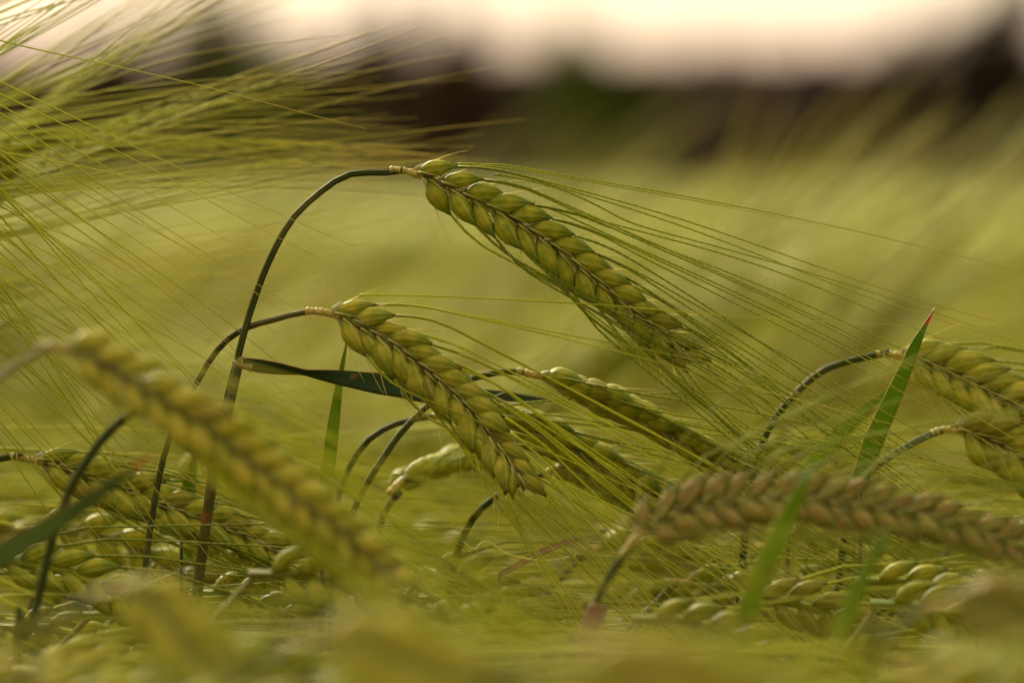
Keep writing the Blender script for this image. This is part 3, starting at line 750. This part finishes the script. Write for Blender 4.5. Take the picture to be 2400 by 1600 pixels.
leaf_plant('short green leaf between the stems at lower left',
   [(425, 1230, F0 + .02), (436, 1170, F0 + .02), (448, 1110, F0 + .02), (458, 1060, F0 + .02)],
   0.0030, M_LEAF, (-0.002, 0.0), ref=(0.3, -1, 0.1), fold=0.2)
leaf_plant('small dry reddish leaf lying below the second ear tip',
   [(1170, 1345, F0 + .004), (1215, 1322, F0 + .004), (1275, 1290, F0 + .006), (1340, 1265, F0 + .008), (1395, 1255, F0 + .01)],
   0.0014, M_NODE, (-0.02, 0.01), ref=(0.1, -1, 0.5), fold=0.3)
# loose curly awn below the second ear
rt = thing('fallen_awn', 'loose curling pale awn below the second ear tip', 'awn', P(1130, 1285, F0 + .003))
q = spline([np.array(tuple(P(x, y, F0 + .003) - P(1130, 1285, F0 + .003))) for x, y in
            [(1085, 1268), (1110, 1286), (1130, 1270), (1150, 1272), (1185, 1295), (1230, 1308), (1290, 1312), (1350, 1300)]], 50)
mb = MB(); tube(mb, q, np.interp(np.linspace(0, 1, 51), [0, .5, 1], [.0001, .0002, .00008]), 5); link('strand', mb.mesh('strand', M_HAIR), rt)

# ------------------------------------------------------------------ the crowd of plants
def template(seed, hi, h=0.742, upright=False, lush=False):
    """a plant at the origin, ear nodding towards +x"""
    rs = np.random.RandomState(seed)
    root = link('barley_plant', None)
    reach = rs.uniform(0.020, 0.040); arch = rs.uniform(0.012, 0.030); slope = math.radians(rs.uniform(20, 48)); L = rs.uniform(0.070, 0.088)
    y = rs.uniform(-0.01, 0.01)
    top = h - 0.002
    fx = 0.0
    stem = [(0, 0, 0), (0.003, 0, 0.3), (fx - 0.004, y, top - 0.12), (fx + 0.002, y, top - 0.05), (fx + reach * 0.35, y, top - arch), (fx + reach, y, top)]
    rs_up = 40 + 12 * (seed % 3); a0 = -0.15; pts = []; p = np.array([fx + reach - 0.0015, y, top]); pts.append(p.copy()); 
    for k in range(6):
        a = a0 + (slope - a0) * min(1, (k + 0.6) / 2.2) + 0.06 * k
        if upright: a = -math.radians(rs_up) + 0.10 * k
        p = p + np.array([math.cos(a), rs.uniform(-.05, .05), -math.sin(a)]) * L / 6; pts.append(p.copy())
    km = [M_KERNEL, M_KERNEL_B, M_KERNEL, M_KERNEL_YEL][seed % 4]
    barley(root, (0, 0, 0), stem, pts, nrm=(rs.uniform(-.3, .3), -1, rs.uniform(-.5, .5)), n=rs.randint(22, 27) if hi else 31, klen=0.0090 if hi else 0.0084, rng=rs, hi=hi, kmat=km,
           amat=(M_AWN, M_AWN_Y)[seed % 2] if (hi or lush) else M_AWN_F, awn_len=rs.uniform(0.09, 0.12), awn_segs=9 if hi else (12 if lush else 6), spread=rs.uniform(27, 34), awn_r=0.00017 if (hi or lush) else 0.00034,
           depth_fan=8, fan=6)
    for k in range(2):
        mb = MB(); sgn = 1 if k == 0 else -1
        z0 = h * (0.80 - 0.18 * k) - rs.uniform(0, .04); yy = rs.uniform(-.02, .02)
        q = spline([(0.0, 0, z0), (0.016 * sgn, yy, z0 + 0.035), (0.05 * sgn, 2 * yy, z0 + 0.045 - 0.01 * k), (0.10 * sgn, 3 * yy, z0 + 0.01)], 12)
        leaf_strip(mb, q, np.interp(np.linspace(0, 1, 13), [0, .3, .7, 1], [.7, 1, .7, .03]) * 0.0034, np.array([0, -0.3, 1.0]), 0.25)
        link('leaf', mb.mesh('leaf', M_LEAF_F), root)
    return root

def copy_tree(o, parent=None):
    c = o.copy(); COL.objects.link(c); c.parent = parent
    for ch in o.children: copy_tree(ch, c)
    return c

def place(src, used, x, y, top, rz, label, group, zs=0.742):
    o = src if not used else copy_tree(src)
    o.location = (x, y, 0); o.rotation_euler = (0, 0, rz); s = top / zs; o.scale = (1, 1, s) if False else (s, s, s)
    o['label'] = label; o['category'] = 'barley plant'; o['group'] = group
    return o

EYEZ = EYE.z
mid_T = [template(100 + k, True) for k in range(6)]; mid_used = [False] * 6
far_T = [template(200 + k, False, upright=k >= 8) for k in range(11)]; far_used = [False] * 11
halfw = SENS / LENS / 2
# (a) moderately soft plants around and in front of the sharp ones, their grains still readable
spots = []
tries = 0
while len(spots) < 54 and tries < 4000:
    tries += 1
    d = R.choice([R.uniform(0.66, 0.78)] + [R.uniform(0.975, 1.06), R.uniform(0.98, 1.16)] * 3); px = R.uniform(-350, 2350)
    py = R.uniform(1180, 1500) if d > 0.93 else R.uniform(1480, 1640)
    if 0.86 < d < 0.93: continue
    p = P(px, py, d)
    if min([math.hypot((p.x - a.x), (p.y - a.y)) for a, *_ in spots] + [9]) < 0.022: continue
    if p.z > 0.775 or p.z < 0.665: continue
    spots.append((p, px, py, d))
marks_b = [(-150, 'beyond the left edge'), (150, 'under the left ear with the awn bundle'), (420, 'behind the lower half of the blurred yellow ear'), (700, 'around the foot of the narrow upright leaf'),
           (980, 'under the short dark ear'), (1250, 'under the tip of the second sharp ear'), (1550, 'under the stem of the pinkish ear'), (1850, 'under the middle of the pinkish ear'), (2150, 'under the right half of the pinkish ear'), (2450, 'at the right edge under the two ears')]
marks_f = [(-100, 'at the bottom left corner'), (500, 'below the blurred yellow ear'), (1100, 'below the curling loose awn'), (1700, 'below the bright green blurred leaf'), (2300, 'at the bottom right corner')]
cell = {}
for q in spots:
    fr = q[3] < 0.93; mk = min(marks_f if fr else marks_b, key=lambda m: abs(m[0] - q[1] - 60))[1]
    cell.setdefault((fr, mk), []).append(q)
RANK = {1: [''], 2: [', upper of two', ', lower of two'], 3: [', topmost of three', ', middle of three', ', lowest of three']}
lab_of = {}
for (fr, mk), qs in cell.items():
    qs.sort(key=lambda q: q[2])
    for j, q in enumerate(qs):
        rk = RANK.get(len(qs), [', topmost', ', second from top'] + [', third from top', ', fourth from top', ', fifth from top', ', sixth from top', ', seventh from top'])[j]
        lab_of[id(q)] = ('blurred barley plant ' if fr else 'soft green barley plant ') + mk + rk
for i, q in enumerate(spots):
    p, px, py, d = q
    k = i % 6; used = mid_used[k]; mid_used[k] = True
    grp = 'soft barley plants low behind the sharp ears' if d > 0.93 else 'blurred barley plants low in front of the sharp ears'
    place(mid_T[k], used, p.x - 0.03, p.y, p.z, R.uniform(-0.35, 0.35), lab_of[id(q)], grp)
lush_T = [template(300 + k, False, lush=True) for k in range(6)]; lush_n = 0
while lush_n < 30:
    d = R.choice([R.uniform(0.89, 0.925), R.uniform(0.975, 1.05), R.uniform(0.975, 1.05)])
    px = -300 + lush_n * 85 + R.uniform(-60, 60); py = R.uniform(1290, 1520) if d < 0.95 else R.uniform(1260, 1480); p = P(px, py, d)
    place(lush_T[lush_n % 6], lush_n >= 6, p.x - 0.03, p.y, p.z, R.gauss(0, 0.25), 'long-awned barley plant in the dense tangle of awns along the lower part of the picture', 'barley plants in the tangle of awns')
    lush_n += 1
# (b) plants in front, near the lens, and behind, out to 3 m: each its own object
cells = []
def fill(d0, d1, dens, jit=0.018):
    y = d0
    while y < d1:
        sp = 1 / math.sqrt(dens); hw = halfw * y * 1.25 + 0.03; x = -hw - 0.05
        while x < hw:
            cells.append((x + R.uniform(-.45, .45) * sp, y + R.uniform(-.45, .45) * sp, 0.742 + R.uniform(-1, 1) * jit - 0.004)); x += sp
        y += sp
fill(0.42, 0.74, 420, 0.012); nf = len(cells)
fill(1.02, 2.55, 215)
R.shuffle(cells)
veil = []
while len(veil) < 18:
    d = R.uniform(0.80, 0.90); p = P(R.uniform(-500, 2000), R.uniform(1440, 1600), d); veil.append((p.x, p.y, p.z))
front = veil + [c for c in cells if c[1] < 0.9][:58]; back = sorted([c for c in cells if c[1] >= 0.9], key=lambda c: c[1])[:132]
for i, (x, y, top) in enumerate(front + back):
    k = R.randrange(8)
    if y >= 1.3 and R.random() < (0.42 if x > 0.02 * y else 0.3): k = 8 + R.randrange(3); top += R.uniform(-0.045, 0.0)
    used = far_used[k]; far_used[k] = True
    if y < 0.9: lab, grp, top = 'heavily blurred barley plant along the bottom of the picture, close to the lens', 'heavily blurred barley plants close to the lens', min(top, 0.80 - 0.062) - 0.006 - 0.012 * (0.62 < y < 0.76)
    else: lab, grp = 'soft out-of-focus barley plant in the pale field behind the sharp ears', 'out-of-focus barley plants behind the sharp ears'
    place(far_T[k], used, x, y, top, R.gauss(0, 0.35), lab, grp)
ylast = back[-1][1]
# (c) the rest of the crop as one mass: ears and awns only as big as they show
def crowd(d0, d1, dens, seed):
    rs = np.random.RandomState(seed); mbk = MB(); T = []
    for v in range(5):
        m = MB(); L = 0.08; sl = rs.uniform(0.2, 0.7); u = np.linspace(0, 1, 5)
        ax = np.stack([0.03 + L * u * math.cos(sl), 0 * u, -0.002 - L * u * math.sin(sl)], 1)
        tube(m, ax, np.interp(u, [0, .25, .75, 1], [.0016, .0042, .0040, .0016]), 5, cap=False)
        st = np.array([[0, 0, -0.30], [0.002, 0, -0.08], [0.012, 0, -0.02], [0.03, 0, -0.002]]); tube(m, st, 0.0010, 3, cap=False)
        for a in range(22):
            f = rs.uniform(0, 1); b = ax[0] * (1 - f) + ax[-1] * f; an = -sl + rs.normal(0.12, 0.16); yw = rs.normal(0, 0.16); l = rs.uniform(.08, .12)
            e = b + l * np.array([math.cos(an) * math.cos(yw), math.sin(yw), math.sin(an)])
            w = np.array([0, 0.0004, 0.0005])
            m.add(np.array([b - w, b + w, e]), [(0, 1, 2)], [((0, 0), (1, 0), (.5, 1))])
        for a in range(2):
            b = np.array([0, 0, -0.14 + a * .04]); e = b + np.array([rs.uniform(-.08, .08), rs.uniform(-.05, .05), 0.08]); w = np.array([0.003, 0.002, 0])
            m.add(np.array([b - w, b + w, e]), [(0, 1, 2)], [((0, 0), (1, 0), (.5, 1))])
        T.append((np.concatenate(m.v), m.f, m.uv))
    Vs, Fs, Us, n = [], [], [], 0
    y = d0
    while y < d1:
        dd = dens * (d0 / y) ** 0.8; sp = 1 / math.sqrt(dd); hw = halfw * y * 1.25 + 0.08; x = -hw
        while x < hw:
            V, F, U = T[rs.randint(5)]; a = rs.normal(0, 0.5); c, s = math.cos(a), math.sin(a)
            Q = V @ np.array([[c, s, 0], [-s, c, 0], [0, 0, 1]]) * rs.uniform(0.9, 1.1)
            Q = Q + np.array([x + rs.uniform(-.5, .5) * sp, y + rs.uniform(-.5, .5) * sp, 0.738 + rs.normal(0, 0.012)])
            Vs.append(Q); Fs.append(np.array([0])); Us.extend(U); mbk.f.extend([tuple(i + n for i in f) for f in F]); n += len(V)
            x += sp
        y += sp
    mbk.v = Vs; mbk.uv = Us
    return mbk
mbk = crowd(ylast, 9.5, 150, 8)
o = struct('barley_crop', mbk.mesh('barley_crop', M_FAR), 'stuff')
o['label'] = 'the rest of the barley crop melting into a pale green blur'
print('PLANTS', len(front), len(back), 'ylast', ylast, 'crowd faces', len(mbk.f))
for k in range(11):
    if not far_used[k]:
        for ch in list(far_T[k].children_recursive) + [far_T[k]]: bpy.data.objects.remove(ch)
